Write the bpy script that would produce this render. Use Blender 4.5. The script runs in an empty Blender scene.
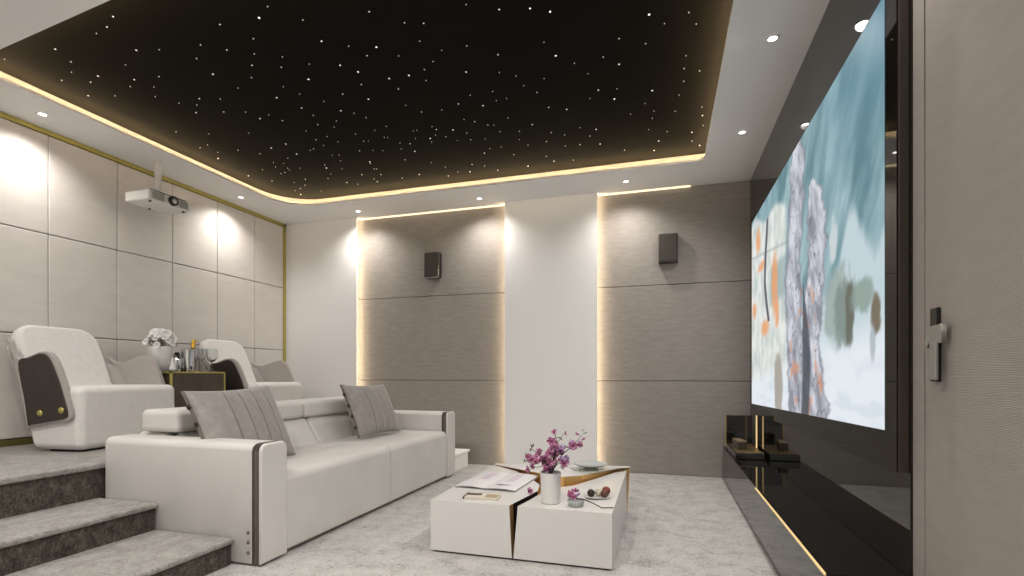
import bpy, bmesh, math, random
from mathutils import Vector, Matrix, noise, Euler
random.seed(7)
SC = bpy.context.scene
COL = SC.collection
PI = math.pi

# ------------------------------------------------------------------ materials
MATS = {}
def mat(name, color, rough=.5, metal=0., emit=None, es=0., ior=1.5, coat=0., trans=0., sheen=0., spec=None):
    m = bpy.data.materials.new(name); m.use_nodes = True
    b = m.node_tree.nodes['Principled BSDF']
    b.inputs['Base Color'].default_value = (*color, 1)
    b.inputs['Roughness'].default_value = rough
    b.inputs['Metallic'].default_value = metal
    b.inputs['IOR'].default_value = ior
    b.inputs['Coat Weight'].default_value = coat
    b.inputs['Transmission Weight'].default_value = trans
    b.inputs['Sheen Weight'].default_value = sheen
    if spec is not None: b.inputs['Specular IOR Level'].default_value = spec
    if emit:
        b.inputs['Emission Color'].default_value = (*emit, 1)
        b.inputs['Emission Strength'].default_value = es
    MATS[name] = m
    return m

def nodes(m):
    nt = m.node_tree
    return nt, nt.nodes, nt.links, nt.nodes['Principled BSDF']

def noise_color(m, stops, scale, detail=4, rough=.6, stretch=(1, 1, 1), dist=0., bump=0., bscale=None, bdist=.01, second=None):
    """base colour from object-space noise through a ramp, with an optional bump"""
    nt, N, L, b = nodes(m)
    tc = N.new('ShaderNodeTexCoord'); mp = N.new('ShaderNodeMapping')
    mp.inputs['Scale'].default_value = stretch
    L.new(tc.outputs['Object'], mp.inputs['Vector'])
    n = N.new('ShaderNodeTexNoise'); n.inputs['Scale'].default_value = scale
    n.inputs['Detail'].default_value = detail; n.inputs['Roughness'].default_value = rough
    n.inputs['Distortion'].default_value = dist
    L.new(mp.outputs['Vector'], n.inputs['Vector'])
    fac = n.outputs['Fac']
    if second:
        n2 = N.new('ShaderNodeTexNoise'); n2.inputs['Scale'].default_value = second[0]
        n2.inputs['Detail'].default_value = 6; n2.inputs['Roughness'].default_value = .7
        L.new(mp.outputs['Vector'], n2.inputs['Vector'])
        mx = N.new('ShaderNodeMix'); mx.inputs['Factor'].default_value = second[1]
        L.new(n.outputs['Fac'], mx.inputs['A']); L.new(n2.outputs['Fac'], mx.inputs['B'])
        fac = mx.outputs['Result']
    r = N.new('ShaderNodeValToRGB')
    els = r.color_ramp.elements
    while len(els) < len(stops): els.new(.5)
    for e, (p, c) in zip(els, stops):
        e.position = p; e.color = (*c, 1)
    L.new(fac, r.inputs['Fac'])
    L.new(r.outputs['Color'], b.inputs['Base Color'])
    if bump:
        n3 = N.new('ShaderNodeTexNoise'); n3.inputs['Scale'].default_value = bscale or scale * 4
        n3.inputs['Detail'].default_value = 3
        L.new(mp.outputs['Vector'], n3.inputs['Vector'])
        bp = N.new('ShaderNodeBump'); bp.inputs['Strength'].default_value = bump; bp.inputs['Distance'].default_value = bdist
        L.new(n3.outputs['Fac'], bp.inputs['Height']); L.new(bp.outputs['Normal'], b.inputs['Normal'])
    return m

plaster = mat('white_plaster', (.89, .878, .865), .85)
leather = noise_color(mat('white_leather', (.7, .68, .65), .55), [(.3, (.58, .56, .535)), (.7, (.64, .62, .595))], 3, bump=.08, bscale=160, bdist=.002)
boucle = noise_color(mat('white_boucle', (.7, .68, .65), .9, sheen=.3), [(.3, (.67, .65, .625)), (.7, (.73, .71, .685))], 30, bump=.3, bscale=220, bdist=.003)
greyfab = noise_color(mat('grey_upholstery', (.33, .30, .28), .85, sheen=.3), [(.3, (.34, .31, .29)), (.7, (.40, .37, .35))], 60, bump=.2, bscale=400, bdist=.001)
band = mat('taupe_piping_band', (.13, .105, .09), .6)
shell_brown = noise_color(mat('dark_brown_leather', (.03, .022, .017), .5), [(.3, (.024, .016, .012)), (.7, (.034, .024, .018))], 20)
gold = mat('brushed_gold', (.62, .46, .16), .3, 1.)
olive_gold = mat('satin_olive_gold', (.50, .43, .12), .4, .55)
copper = mat('satin_gold_facing', (.78, .47, .17), .35, .65)
chrome = mat('polished_steel', (.72, .72, .72), .12, 1.)
brushed = mat('brushed_grey_metal', (.36, .37, .34), .4, .8)
black_metal = mat('dark_bronze_metal', (.03, .026, .022), .35, .6)
black_gloss = mat('black_gloss_glass', (.006, .0055, .005), .04, ior=1.6)
console_black = mat('black_lacquer', (.012, .0105, .009), .06, ior=1.7)
console_top_m = mat('black_glass_top', (.007, .006, .005), .05, ior=1.36)
mirror_black = mat('black_tinted_mirror', (.008, .0075, .007), .03, ior=1.52)
tv_side = mat('dark_brown_casing', (.03, .022, .018), .4)
bezel_m = mat('black_screen_bezel', (.005, .0045, .004), .03, ior=1.36)
star_black = mat('black_ceiling_felt', (.0085, .0075, .0062), .95, spec=.05)
lacquer = mat('white_satin_lacquer', (.66, .645, .625), .25, coat=.15)
porcelain = mat('white_porcelain', (.68, .67, .65), .3)
glass = mat('clear_glass', (.9, .92, .92), .03, trans=1., ior=1.45)
frost = mat('pale_grey_glass', (.66, .70, .68), .15, trans=.45, ior=1.3)
proj_white = mat('white_plastic', (.80, .78, .75), .4)
proj_dark = mat('dark_plastic', (.03, .03, .03), .5)
warm = (1., .70, .38)
cove_led = mat('cove_led_tape', (.8, .7, .5), .5, emit=(1., .75, .43), es=58)
wall_led = mat('wall_led_tape', (.8, .7, .5), .5, emit=(1., .81, .56), es=10)
top_led = mat('ceiling_slot_led', (.8, .7, .5), .5, emit=(1., .80, .54), es=1.1)
gold_led = mat('gold_led_strip', (.7, .5, .2), .45, emit=(1., .72, .36), es=.34)
lamp_m = mat('lamp_diffuser', (.9, .9, .9), .4, emit=(1., .95, .88), es=8)
star_m = mat('star_point', (.9, .9, .9), .4, emit=(1., .97, .93), es=1.0)
petal = noise_color(mat('pink_petal', (.6, .2, .42), .6), [(.3, (.55, .13, .30)), (.55, (.70, .30, .50)), (.75, (.84, .58, .72))], 40)
petal_deep = mat('deep_magenta', (.26, .03, .11), .6)
petal_lilac = mat('lilac_petal', (.62, .42, .72), .6)
leaf_m = mat('green_leaf', (.10, .15, .045), .6)
olive_leaf = mat('olive_leaf', (.30, .26, .07), .6)
bark = mat('dark_bark', (.05, .03, .03), .7)
white_petal = noise_color(mat('white_petal', (.84, .83, .82), .6), [(.3, (.76, .75, .74)), (.7, (.90, .89, .88))], 25)
choc_dark = noise_color(mat('dark_chocolate', (.03, .015, .01), .5), [(.3, (.02, .01, .007)), (.7, (.05, .025, .015))], 120, bump=.5, bscale=200)
choc_red = noise_color(mat('red_cocoa_coating', (.18, .03, .02), .6), [(.3, (.13, .02, .015)), (.7, (.28, .06, .035))], 120, bump=.5, bscale=200)
choc_brown = noise_color(mat('milk_chocolate', (.10, .04, .02), .5), [(.3, (.07, .025, .014)), (.7, (.14, .06, .03))], 120, bump=.5, bscale=200)
choc_white = noise_color(mat('cream_coating', (.62, .56, .46), .6), [(.3, (.55, .48, .38)), (.7, (.72, .66, .56))], 120, bump=.5, bscale=200)
gold_foil = mat('gold_foil', (.75, .45, .08), .35, .9)
bottle_green = mat('dark_bottle_glass', (.015, .03, .015), .1)
page = mat('glossy_page', (.72, .70, .71), .35)
page_tint = mat('lilac_page_picture', (.60, .50, .60), .35)
page_grey = mat('grey_page_picture', (.36, .34, .33), .35)
page_purple = mat('purple_page_mark', (.13, .03, .16), .4)
wood_dark = noise_color(mat('dark_wood', (.06, .045, .035), .4), [(.3, (.05, .037, .028)), (.7, (.09, .066, .048))], 8, stretch=(1, 6, 1))
speaker_m = mat('dark_bronze_speaker', (.035, .029, .023), .45)
grille_m = noise_color(mat('speaker_grille_cloth', (.05, .042, .034), .8), [(.3, (.036, .03, .024)), (.7, (.06, .05, .04))], 300, bump=.4, bscale=500, bdist=.001)

carpet = noise_color(mat('mottled_grey_carpet', (.4, .38, .36), .95, sheen=.2),
    [(.36, (.17, .16, .15)), (.435, (.33, .318, .302)), (.50, (.47, .455, .437)), (.62, (.57, .555, .537))], 7, 9, .8, (1, 1, 1), .3, .9, 130, .008, (60, .45))
carpet_step = noise_color(mat('mottled_step_carpet', (.4, .38, .36), .95, sheen=.2),
    [(.36, (.15, .14, .128)), (.47, (.26, .247, .23)), (.56, (.36, .346, .325)), (.68, (.45, .433, .41))], 9, 9, .82, (1.2, 1, 1), .3, .9, 130, .008, (60, .45))
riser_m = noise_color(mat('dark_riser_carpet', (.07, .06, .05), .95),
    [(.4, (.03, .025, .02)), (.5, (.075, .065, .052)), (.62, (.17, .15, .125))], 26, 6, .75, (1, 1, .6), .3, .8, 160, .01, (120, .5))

# grey textile panels of the back wall: fine horizontal streaks, faint vertical joins
panel_grey = mat('grey_linen_wallcovering', (.2, .18, .17), .8)
noise_color(panel_grey, [(.34, (.25, .228, .205)), (.52, (.305, .28, .255)), (.70, (.365, .34, .312))], 7, 8, .72, (1, 1, 5), .2, .35, 60, .004, (26, .35))
# cream padded wall panels
panel_cream = noise_color(mat('greige_leather_panel', (.4, .37, .34), .6), [(.3, (.68, .638, .597)), (.7, (.74, .70, .66))], 5, bump=.15, bscale=140, bdist=.002, stretch=(1, 1, 3))
# ribbed taupe panel of the door wall
rib = mat('ribbed_taupe_veneer', (.25, .22, .2), .6)
def rib_nodes():
    nt, N, L, b = nodes(rib)
    tc = N.new('ShaderNodeTexCoord'); mp = N.new('ShaderNodeMapping'); mp.inputs['Scale'].default_value = (1, .3, 1)
    L.new(tc.outputs['Object'], mp.inputs['Vector'])
    n = N.new('ShaderNodeTexNoise'); n.inputs['Scale'].default_value = 30; n.inputs['Detail'].default_value = 4
    L.new(mp.outputs['Vector'], n.inputs['Vector'])
    w = N.new('ShaderNodeTexWave'); w.wave_type = 'BANDS'; w.bands_direction = 'Z'
    w.inputs['Scale'].default_value = 75; w.inputs['Distortion'].default_value = 4; w.inputs['Detail'].default_value = 2
    w.inputs['Detail Scale'].default_value = 1.3
    L.new(mp.outputs['Vector'], w.inputs['Vector'])
    mx = N.new('ShaderNodeMix'); mx.inputs['Factor'].default_value = .45
    L.new(n.outputs['Fac'], mx.inputs['A']); L.new(w.outputs['Fac'], mx.inputs['B'])
    r = N.new('ShaderNodeValToRGB')
    r.color_ramp.elements[0].position = .25; r.color_ramp.elements[0].color = (.268, .240, .217, 1)
    r.color_ramp.elements[1].position = .75; r.color_ramp.elements[1].color = (.325, .295, .268, 1)
    L.new(mx.outputs['Result'], r.inputs['Fac']); L.new(r.outputs['Color'], b.inputs['Base Color'])
    bp = N.new('ShaderNodeBump'); bp.inputs['Strength'].default_value = .25; bp.inputs['Distance'].default_value = .004
    L.new(mx.outputs['Result'], bp.inputs['Height']); L.new(bp.outputs['Normal'], b.inputs['Normal'])
rib_nodes()

# pleated cushion cloth: four stitched seams across a grey satin weave
pillow_m = mat('grey_pleated_satin', (.3, .28, .26), .55, sheen=.4)
def pillow_nodes():
    nt, N, L, b = nodes(pillow_m)
    tc = N.new('ShaderNodeTexCoord'); sp = N.new('ShaderNodeSeparateXYZ'); L.new(tc.outputs['Object'], sp.inputs['Vector'])
    def m(op, a, bb=None):
        q = N.new('ShaderNodeMath'); q.operation = op
        for i, v in enumerate((a, bb)):
            if v is None: continue
            if isinstance(v, (int, float)): q.inputs[i].default_value = v
            else: L.new(v, q.inputs[i])
        return q.outputs[0]
    x = m('ADD', sp.outputs['X'], -.035)
    pp = m('PINGPONG', m('ADD', x, .0525), .0525)          # 0 on a seam, spaced 0.105
    near = m('LESS_THAN', m('ABSOLUTE', x), .20)
    groove = m('SUBTRACT', 1, m('MINIMUM', m('DIVIDE', pp, .0075), 1))
    groove = m('MULTIPLY', groove, near)
    n = N.new('ShaderNodeTexNoise'); n.inputs['Scale'].default_value = 22; n.inputs['Detail'].default_value = 5
    L.new(tc.outputs['Object'], n.inputs['Vector'])
    r = N.new('ShaderNodeValToRGB')
    r.color_ramp.elements[0].position = .3; r.color_ramp.elements[0].color = (.225, .205, .192, 1)
    r.color_ramp.elements[1].position = .7; r.color_ramp.elements[1].color = (.295, .272, .255, 1)
    L.new(n.outputs['Fac'], r.inputs['Fac'])
    mx = N.new('ShaderNodeMix'); mx.data_type = 'RGBA'
    L.new(groove, mx.inputs['Factor']); L.new(r.outputs['Color'], mx.inputs['A']); mx.inputs['B'].default_value = (.06, .054, .05, 1)
    L.new(mx.outputs['Result'], b.inputs['Base Color'])
    bp = N.new('ShaderNodeBump'); bp.inputs['Strength'].default_value = .8; bp.inputs['Distance'].default_value = .006
    L.new(m('SUBTRACT', 0, groove), bp.inputs['Height']); L.new(bp.outputs['Normal'], b.inputs['Normal'])
pillow_nodes()

# ------------------------------------------------------------------ mesh helpers
def obj(name, bm, m, parent=None, smooth=True, loc=None, rot=None, wn=True):
    me = bpy.data.meshes.new(name); bm.normal_update(); bm.to_mesh(me); bm.free()
    for mm in (m if isinstance(m, (list, tuple)) else [m]): me.materials.append(mm)
    if smooth: me.polygons.foreach_set('use_smooth', [True] * len(me.polygons))
    o = bpy.data.objects.new(name, me); COL.objects.link(o)
    if parent: o.parent = parent
    if loc: o.location = loc
    if rot: o.rotation_euler = rot
    if smooth and wn:
        w = o.modifiers.new('weighted_normal', 'WEIGHTED_NORMAL'); w.keep_sharp = True
    return o
def tag(o, label, cat, group=None):
    o['label'] = label; o['category'] = cat
    if group: o['group'] = group
    return o
def thing(name, label, cat, loc=(0, 0, 0), rz=0, group=None):
    o = bpy.data.objects.new(name, None); COL.objects.link(o); o.empty_display_size = .05
    o.location = loc; o.rotation_euler = (0, 0, rz)
    return tag(o, label, cat, group)
def struct(name, bm, m, parent=None, smooth=False):
    o = obj(name, bm, m, parent, smooth)
    if parent is None: o['kind'] = 'structure'
    return o
def dup(root, loc, rz, label=None):
    r = root.copy(); COL.objects.link(r); r.location = loc; r.rotation_euler = (0, 0, rz)
    if label: r['label'] = label
    for ch in list(root.children):
        c = ch.copy(); COL.objects.link(c); c.parent = r
        for g in list(ch.children):
            d = g.copy(); COL.objects.link(d); d.parent = c
    return r

def merge(bm, t, mtx=None, mi=None):
    if mtx is not None: bmesh.ops.transform(t, matrix=mtx, verts=t.verts)
    if mi is not None:
        for f in t.faces: f.material_index = mi
    me = bpy.data.meshes.new('tmp'); t.to_mesh(me); t.free(); bm.from_mesh(me); bpy.data.meshes.remove(me)
    return bm
def B(): return bmesh.new()
def box(bm, x0, x1, y0, y1, z0, z1, r=0., seg=3, mtx=None, mi=None):
    t = bmesh.new(); bmesh.ops.create_cube(t, size=1)
    for v in t.verts:
        v.co = Vector(((x0 + x1) / 2 + v.co.x * (x1 - x0), (y0 + y1) / 2 + v.co.y * (y1 - y0), (z0 + z1) / 2 + v.co.z * (z1 - z0)))
    if r > 0:
        bmesh.ops.bevel(t, geom=list(t.edges), offset=r, segments=seg, profile=.5, affect='EDGES')
    return merge(bm, t, mtx, mi)
def cyl(bm, p, q, r0, r1=None, seg=24, mi=None, caps=True):
    p, q = Vector(p), Vector(q); d = q - p
    t = bmesh.new()
    bmesh.ops.create_cone(t, cap_ends=caps, segments=seg, radius1=r0, radius2=r0 if r1 is None else r1, depth=d.length)
    rot = d.to_track_quat('Z', 'Y').to_matrix().to_4x4()
    return merge(bm, t, Matrix.Translation((p + q) / 2) @ rot, mi)
def lathe(bm, prof, seg=32, c=(0, 0, 0), mi=None, close=True):
    t = bmesh.new(); rings = []
    for r, z in prof:
        rings.append([t.verts.new((c[0] + r * math.cos(2 * PI * i / seg), c[1] + r * math.sin(2 * PI * i / seg), c[2] + z)) for i in range(seg)])
    for a, b in zip(rings, rings[1:]):
        for i in range(seg):
            t.faces.new((a[i], a[(i + 1) % seg], b[(i + 1) % seg], b[i]))
    if close:
        if prof[0][0] > 1e-4: t.faces.new(list(reversed(rings[0])))
        if prof[-1][0] > 1e-4: t.faces.new(rings[-1])
    bmesh.ops.remove_doubles(t, verts=t.verts, dist=1e-5)
    bmesh.ops.recalc_face_normals(t, faces=t.faces)
    return merge(bm, t, None, mi)
def tube(bm, pts, rad, seg=8, mi=None, cap=True):
    pts = [Vector(p) for p in pts]; t = bmesh.new(); rings = []
    n = len(pts); up = Vector((0, 0, 1))
    for i, p in enumerate(pts):
        d = (pts[min(i + 1, n - 1)] - pts[max(i - 1, 0)]).normalized()
        a = d.cross(up)
        if a.length < 1e-3: a = d.cross(Vector((0, 1, 0)))
        a.normalize(); b = d.cross(a).normalized()
        r = rad[i] if isinstance(rad, (list, tuple)) else rad
        rings.append([t.verts.new(p + a * r * math.cos(2 * PI * k / seg) + b * r * math.sin(2 * PI * k / seg)) for k in range(seg)])
    for a, b in zip(rings, rings[1:]):
        for k in range(seg): t.faces.new((a[k], a[(k + 1) % seg], b[(k + 1) % seg], b[k]))
    if cap: t.faces.new(list(reversed(rings[0]))); t.faces.new(rings[-1])
    bmesh.ops.recalc_face_normals(t, faces=t.faces)
    return merge(bm, t, None, mi)
def ball(bm, c, r, sub=2, sc=(1, 1, 1), mi=None, mtx=None):
    t = bmesh.new(); bmesh.ops.create_icosphere(t, subdivisions=sub, radius=r)
    M = Matrix.Translation(c) @ (mtx or Matrix()) @ Matrix.Diagonal((*sc, 1))
    return merge(bm, t, M, mi)
def prism(bm, pts, a0, a1, plane='xz', r=0., seg=2, mi=None):
    """extrude a 2-D outline along the remaining axis"""
    def P(p, w):
        return {'xz': (p[0], w, p[1]), 'xy': (p[0], p[1], w), 'yz': (w, p[0], p[1])}[plane]
    t = bmesh.new()
    f0 = t.faces.new([t.verts.new(P(p, a0)) for p in pts])
    ex = bmesh.ops.extrude_face_region(t, geom=[f0])
    vs = [e for e in ex['geom'] if isinstance(e, bmesh.types.BMVert)]
    D = Vector(P((0, 0), a1)) - Vector(P((0, 0), a0))
    bmesh.ops.translate(t, verts=vs, vec=D)
    bmesh.ops.recalc_face_normals(t, faces=t.faces)
    if r > 0:
        ax = {'xz': 1, 'xy': 2, 'yz': 0}[plane]
        es = [e for e in t.edges if abs(e.verts[0].co[ax] - e.verts[1].co[ax]) < 1e-6]
        bmesh.ops.bevel(t, geom=es, offset=r, segments=seg, profile=.5, affect='EDGES')
    return merge(bm, t, None, mi)
def smooth_outline(pts, n=5, closed=True):
    """Catmull-Rom through the points"""
    out = []; k = len(pts)
    for i in range(k if closed else k - 1):
        p = [Vector((*(pts[(i + j) % k] if closed else pts[min(max(i + j, 0), k - 1)]), 0)) for j in (-1, 0, 1, 2)]
        for s in range(n):
            t = s / n
            q = .5 * ((2 * p[1]) + (p[2] - p[0]) * t + (2 * p[0] - 5 * p[1] + 4 * p[2] - p[3]) * t * t + (3 * p[1] - p[0] - 3 * p[2] + p[3]) * t ** 3)
            out.append((q.x, q.y))
    if not closed: out.append(tuple(pts[-1]))
    return out

# ------------------------------------------------------------------ the room (camera stands at x=0, y=0, z=1)
XL, XR, XM, YB, YN, H = -4.515, .80, .793, 5.30, -1.4, 2.87
ZP = .487                                        # platform height
struct('floor', box(B(), XL - .1, XR + .1, YN - .1, YB + .1, -.08, 0), carpet)

# platform and the steps on both sides of the sofa
def flight(name_i, y0, y1):
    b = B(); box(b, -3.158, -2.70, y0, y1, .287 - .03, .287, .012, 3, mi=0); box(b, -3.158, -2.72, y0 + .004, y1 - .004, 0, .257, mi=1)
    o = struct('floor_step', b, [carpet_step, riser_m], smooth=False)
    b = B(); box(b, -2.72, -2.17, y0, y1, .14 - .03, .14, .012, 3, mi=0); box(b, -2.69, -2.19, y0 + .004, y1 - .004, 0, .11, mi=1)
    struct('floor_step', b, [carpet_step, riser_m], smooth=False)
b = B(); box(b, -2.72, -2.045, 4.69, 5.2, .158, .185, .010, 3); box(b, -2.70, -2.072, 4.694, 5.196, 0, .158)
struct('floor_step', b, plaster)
flight(1, YN, 2.128)
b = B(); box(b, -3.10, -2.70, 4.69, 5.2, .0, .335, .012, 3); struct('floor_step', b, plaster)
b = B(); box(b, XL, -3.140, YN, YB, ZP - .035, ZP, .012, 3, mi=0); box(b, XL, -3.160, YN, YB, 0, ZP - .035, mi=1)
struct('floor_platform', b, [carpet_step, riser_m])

# left wall: padded panels with shadow joints, gold trims
b = B(); box(b, XL - .1, XL - .022, YN, YB, 0, H + .3, mi=1)
ys = [2.682 + .509 * k for k in range(-9, 6)]; ys[-1] = 5.219; ys.insert(0, YN)
zs = [.537, 1.307, 2.077, 2.835]
for ya, yb in zip(ys, ys[1:]):
    if yb - ya < .05: continue
    for za, zb in zip(zs, zs[1:]):
        box(b, XL - .03, XL, ya + .003, yb - .003, za + .003, zb - .003, .006, 2, mi=0)
struct('wall_left', b, [panel_cream, mat('panel_joint', (.05, .045, .04), .9)], smooth=False)
b = B(); box(b, XL - .02, XL + .012, YN, YB - .095, 2.835, H); struct('trim_1', b, olive_gold)
b = B(); box(b, XL - .02, XL + .012, YB - .135, YB - .095, .487, H); struct('trim_2', b, olive_gold)
b = B(); box(b, XL - .02, XL + .010, YN, YB - .1, ZP, .535); struct('baseboard_left', b, mat('dark_olive_trim', (.17, .145, .045), .5, .4))

# back wall: grey linen bays between white plaster piers, LED tape in the reveals
b = B(); zj = [0, .94, 1.908, H]
box(b, XL - .1, XR + .1, YB + .012, YB + .12, 0, H + .3, mi=1)
for xa, xb in ((-3.7, -1.5), (-.85, .86)):
    for za, zb in zip(zj, zj[1:]):
        box(b, xa, xb, YB, YB + .02, za + .003, zb - .003, .003, 1, mi=0)
struct('wall_back', b, [panel_grey, mat('shadow_joint', (.06, .055, .05), .9)])
PF = YB - .095                                   # front of the white piers
b = B(); box(b, XL, -3.500, PF, PF + .014, 0, H + .02); box(b, XL, -3.536, PF + .013, YB + .01, 0, H + .02); struct('wall_back_pier', b, plaster)
b = B(); box(b, -1.649, -.657, PF, PF + .014, 0, H + .02); box(b, -1.613, -.693, PF + .013, YB + .01, 0, H + .02); struct('wall_back_pier', b, plaster)
def led(name_n, x0, x1, y0, y1, z0, z1, m=wall_led):
    struct('trim_%d' % name_n, box(B(), x0, x1, y0, y1, z0, z1), m)
led(3, -3.532, -3.504, PF + .0145, PF + .019, .02, H - .01)
led(4, -1.645, -1.617, PF + .0145, PF + .019, .02, H - .01)
led(5, -.689, -.661, PF + .0145, PF + .019, .02, H - .01)
b = B(); box(b, -3.5, -1.66, YB - .03, YB - .004, H - .009, H - .003); struct('trim_6', b, top_led)
b = B(); box(b, -.65, .25, YB - .03, YB - .004, H - .009, H - .003); struct('trim_7', b, top_led)

# right wall: black tinted mirror behind the screen, ribbed taupe door wall nearer
struct('wall_right', box(B(), XM, XM + .15, 2.012, YB + .1, 0, H + .3), mirror_black)
b = B(); box(b, XR, XR + .15, YN, .98, 0, H + .3); box(b, XR, XR + .15, .98, 1.935, 2.36, H + .3); box(b, XR, XR + .15, 1.936, 2.010, 0, H + .3)
struct('wall_right_door_side', b, rib)
dr = struct('door_1', box(B(), XR + .002, XR + .045, .985, 1.9325, .006, 2.355, .002, 1), rib)
b = B(); box(b, XR + .046, XR + .15, .98, 1.935, 0, 2.36); struct('trim_8', b, mat('door_rebate', (.05, .045, .04), .9))
obj('handle_plate', box(B(), XR - .010, XR + .002, 1.834, 1.874, .98, 1.205, .002), black_metal, dr)
b = B(); prism(b, [(1.772, 1.095), (1.772, 1.150), (1.842, 1.148), (1.874, 1.098), (1.862, 1.083), (1.845, 1.095)], XR - .026, XR - .010, 'yz', .002)
obj('handle_neck', b, brushed, dr)
b = B(); box(b, XR - .034, XR - .024, 1.788, 1.822, .985, 1.096, .003)
obj('handle_grip', b, brushed, dr)

b = B(); WX0, WX1, WZ0, WZ1 = -3.6, .2, .75, 2.55  # near wall, with a window opening added behind the camera for fill light
box(b, XL - .1, WX0, YN - .12, YN, 0, H + .3); box(b, WX1, XR + .15, YN - .12, YN, 0, H + .3)
box(b, WX0, WX1, YN - .12, YN, 0, WZ0); box(b, WX0, WX1, YN - .12, YN, WZ1, H + .3)
struct('wall_near', b, plaster)
b = B()
for x in (WX0, (WX0 * 2 + WX1) / 3, (WX0 + WX1 * 2) / 3, WX1): box(b, x - .03, x + .03, YN - .09, YN - .03, WZ0, WZ1, .004, 1)
for z in (WZ0, WZ1): box(b, WX0, WX1, YN - .09, YN - .03, z - .03, z + .03, .004, 1)
struct('added_fill_window', b, black_metal)  # frame of the added, unseen window that lets in sky fill

# ceiling: white soffit ring with rounded corners round a raised black star ceiling
CX0, CX1, CY1 = -4.02, .335, 4.70
def near_y(x): return 1.965 - .095 * (x + 4.02)
def rounded(x0, x1, y1, rad, grow=0.):
    x0 -= grow; x1 += grow; y1 += grow; rad += grow
    pts = [(x0, near_y(x0) - grow)]
    for k in range(9):
        a = PI - k / 8 * PI / 2; pts.append((x0 + rad + rad * math.cos(a), y1 - rad + rad * math.sin(a)))
    r2 = .05 + grow * .6
    for k in range(6):
        a = PI / 2 - k / 5 * PI / 2; pts.append((x1 - r2 + r2 * math.cos(a), y1 - r2 + r2 * math.sin(a)))
    pts.append((x1, near_y(x1) - grow))
    return pts
inner = rounded(CX0, CX1, CY1, .33)
outer = [(XL, YN), (XL, YB), (XR, YB), (XR, YN)]
def ring_slab(bm, hole, z0, z1, mi=0):
    """soffit slab with a hole: bridge hole outline to an outer rectangle by triangulation"""
    t = bmesh.new()
    vo = [t.verts.new((x, y, z0)) for x, y in [(XL - .05, YN - .05), (XL - .05, YB + .05), (XR + .05, YB + .05), (XR + .05, YN - .05)]]
    vi = [t.verts.new((x, y, z0)) for x, y in hole]
    es = [t.edges.new((l[i], l[(i + 1) % len(l)])) for l in (vo, vi) for i in range(len(l))]
    bmesh.ops.triangle_fill(t, use_beauty=True, use_dissolve=False, edges=es)
    ex = bmesh.ops.extrude_face_region(t, geom=list(t.faces))
    bmesh.ops.translate(t, verts=[e for e in ex['geom'] if isinstance(e, bmesh.types.BMVert)], vec=(0, 0, z1 - z0))
    bmesh.ops.recalc_face_normals(t, faces=t.faces)
    merge(bm, t, None, mi)
b = B(); ring_slab(b, inner, H, H + .022)
struct('ceiling', b, plaster)
wide = rounded(CX0, CX1, CY1, .33, .13)
b = B(); ring_slab(b, wide, H + .022, H + .14); struct('ceiling_cove', b, mat('beige_cove_paint', (.22, .205, .19), .9))
ZC = H + .115
sc_ = struct('ceiling_star_panel', box(B(), CX0 - .16, CX1 + .16, 1.2, CY1 + .16, ZC, ZC + .02), star_black)
b = B()
ledpath = rounded(CX0, CX1, CY1, .33, .05)
def strip_path(bm, pts, w, z0, z1):
    for p, q in zip(pts, pts[1:]):
        d = Vector((q[0] - p[0], q[1] - p[1], 0)); L = d.length; d.normalize(); n = Vector((-d.y, d.x, 0)) * w / 2
        t = bmesh.new()
        c = [Vector((p[0], p[1], 0)) + n, Vector((q[0], q[1], 0)) + n, Vector((q[0], q[1], 0)) - n, Vector((p[0], p[1], 0)) - n]
        lo = [t.verts.new(v + Vector((0, 0, z0))) for v in c]; hi = [t.verts.new(v + Vector((0, 0, z1))) for v in c]
        t.faces.new(lo[::-1]); t.faces.new(hi)
        for i in range(4): t.faces.new((lo[i], lo[(i + 1) % 4], hi[(i + 1) % 4], hi[i]))
        merge(bm, t)
strip_path(b, ledpath + [ledpath[0]], .016, H + .024, H + .034)
struct('trim_9', b, cove_led)

# star points in the black ceiling: the brightest as parts, the faint rest together
stars = []
rs = random.Random(11)
for i in range(520):
    x = rs.uniform(CX0 + .05, CX1 - .03); y = rs.uniform(1.3, CY1 - .04)
    if y < near_y(x) + .06 or any((x - q[0]) ** 2 + (y - q[1]) ** 2 < .105 ** 2 for q in stars): continue
    stars.append((x, y, .0024 + .0038 * rs.random() ** 3))
for i in range(40):                               # a faint denser drift across the far side
    x = rs.uniform(-3.7, .1); y = 3.9 + .35 * math.sin(x * 1.3) + rs.gauss(0, .28)
    if y < CY1 - .05: stars.append((x, y, .0024))
stars.sort(key=lambda s: -s[2])
def star_bm(bm, x, y, r): cyl(bm, (x, y, ZC - .002), (x, y, ZC + .003), r, r, 8)
for x, y, r in stars[:100]:
    b = B(); star_bm(b, x, y, r); obj('star_light', b, star_m, sc_, smooth=False)
b = B()
for x, y, r in stars[100:]: star_bm(b, x, y, r)
o = obj('faint_star_lights', b, star_m, sc_, smooth=False); o['kind'] = 'stuff'

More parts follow.
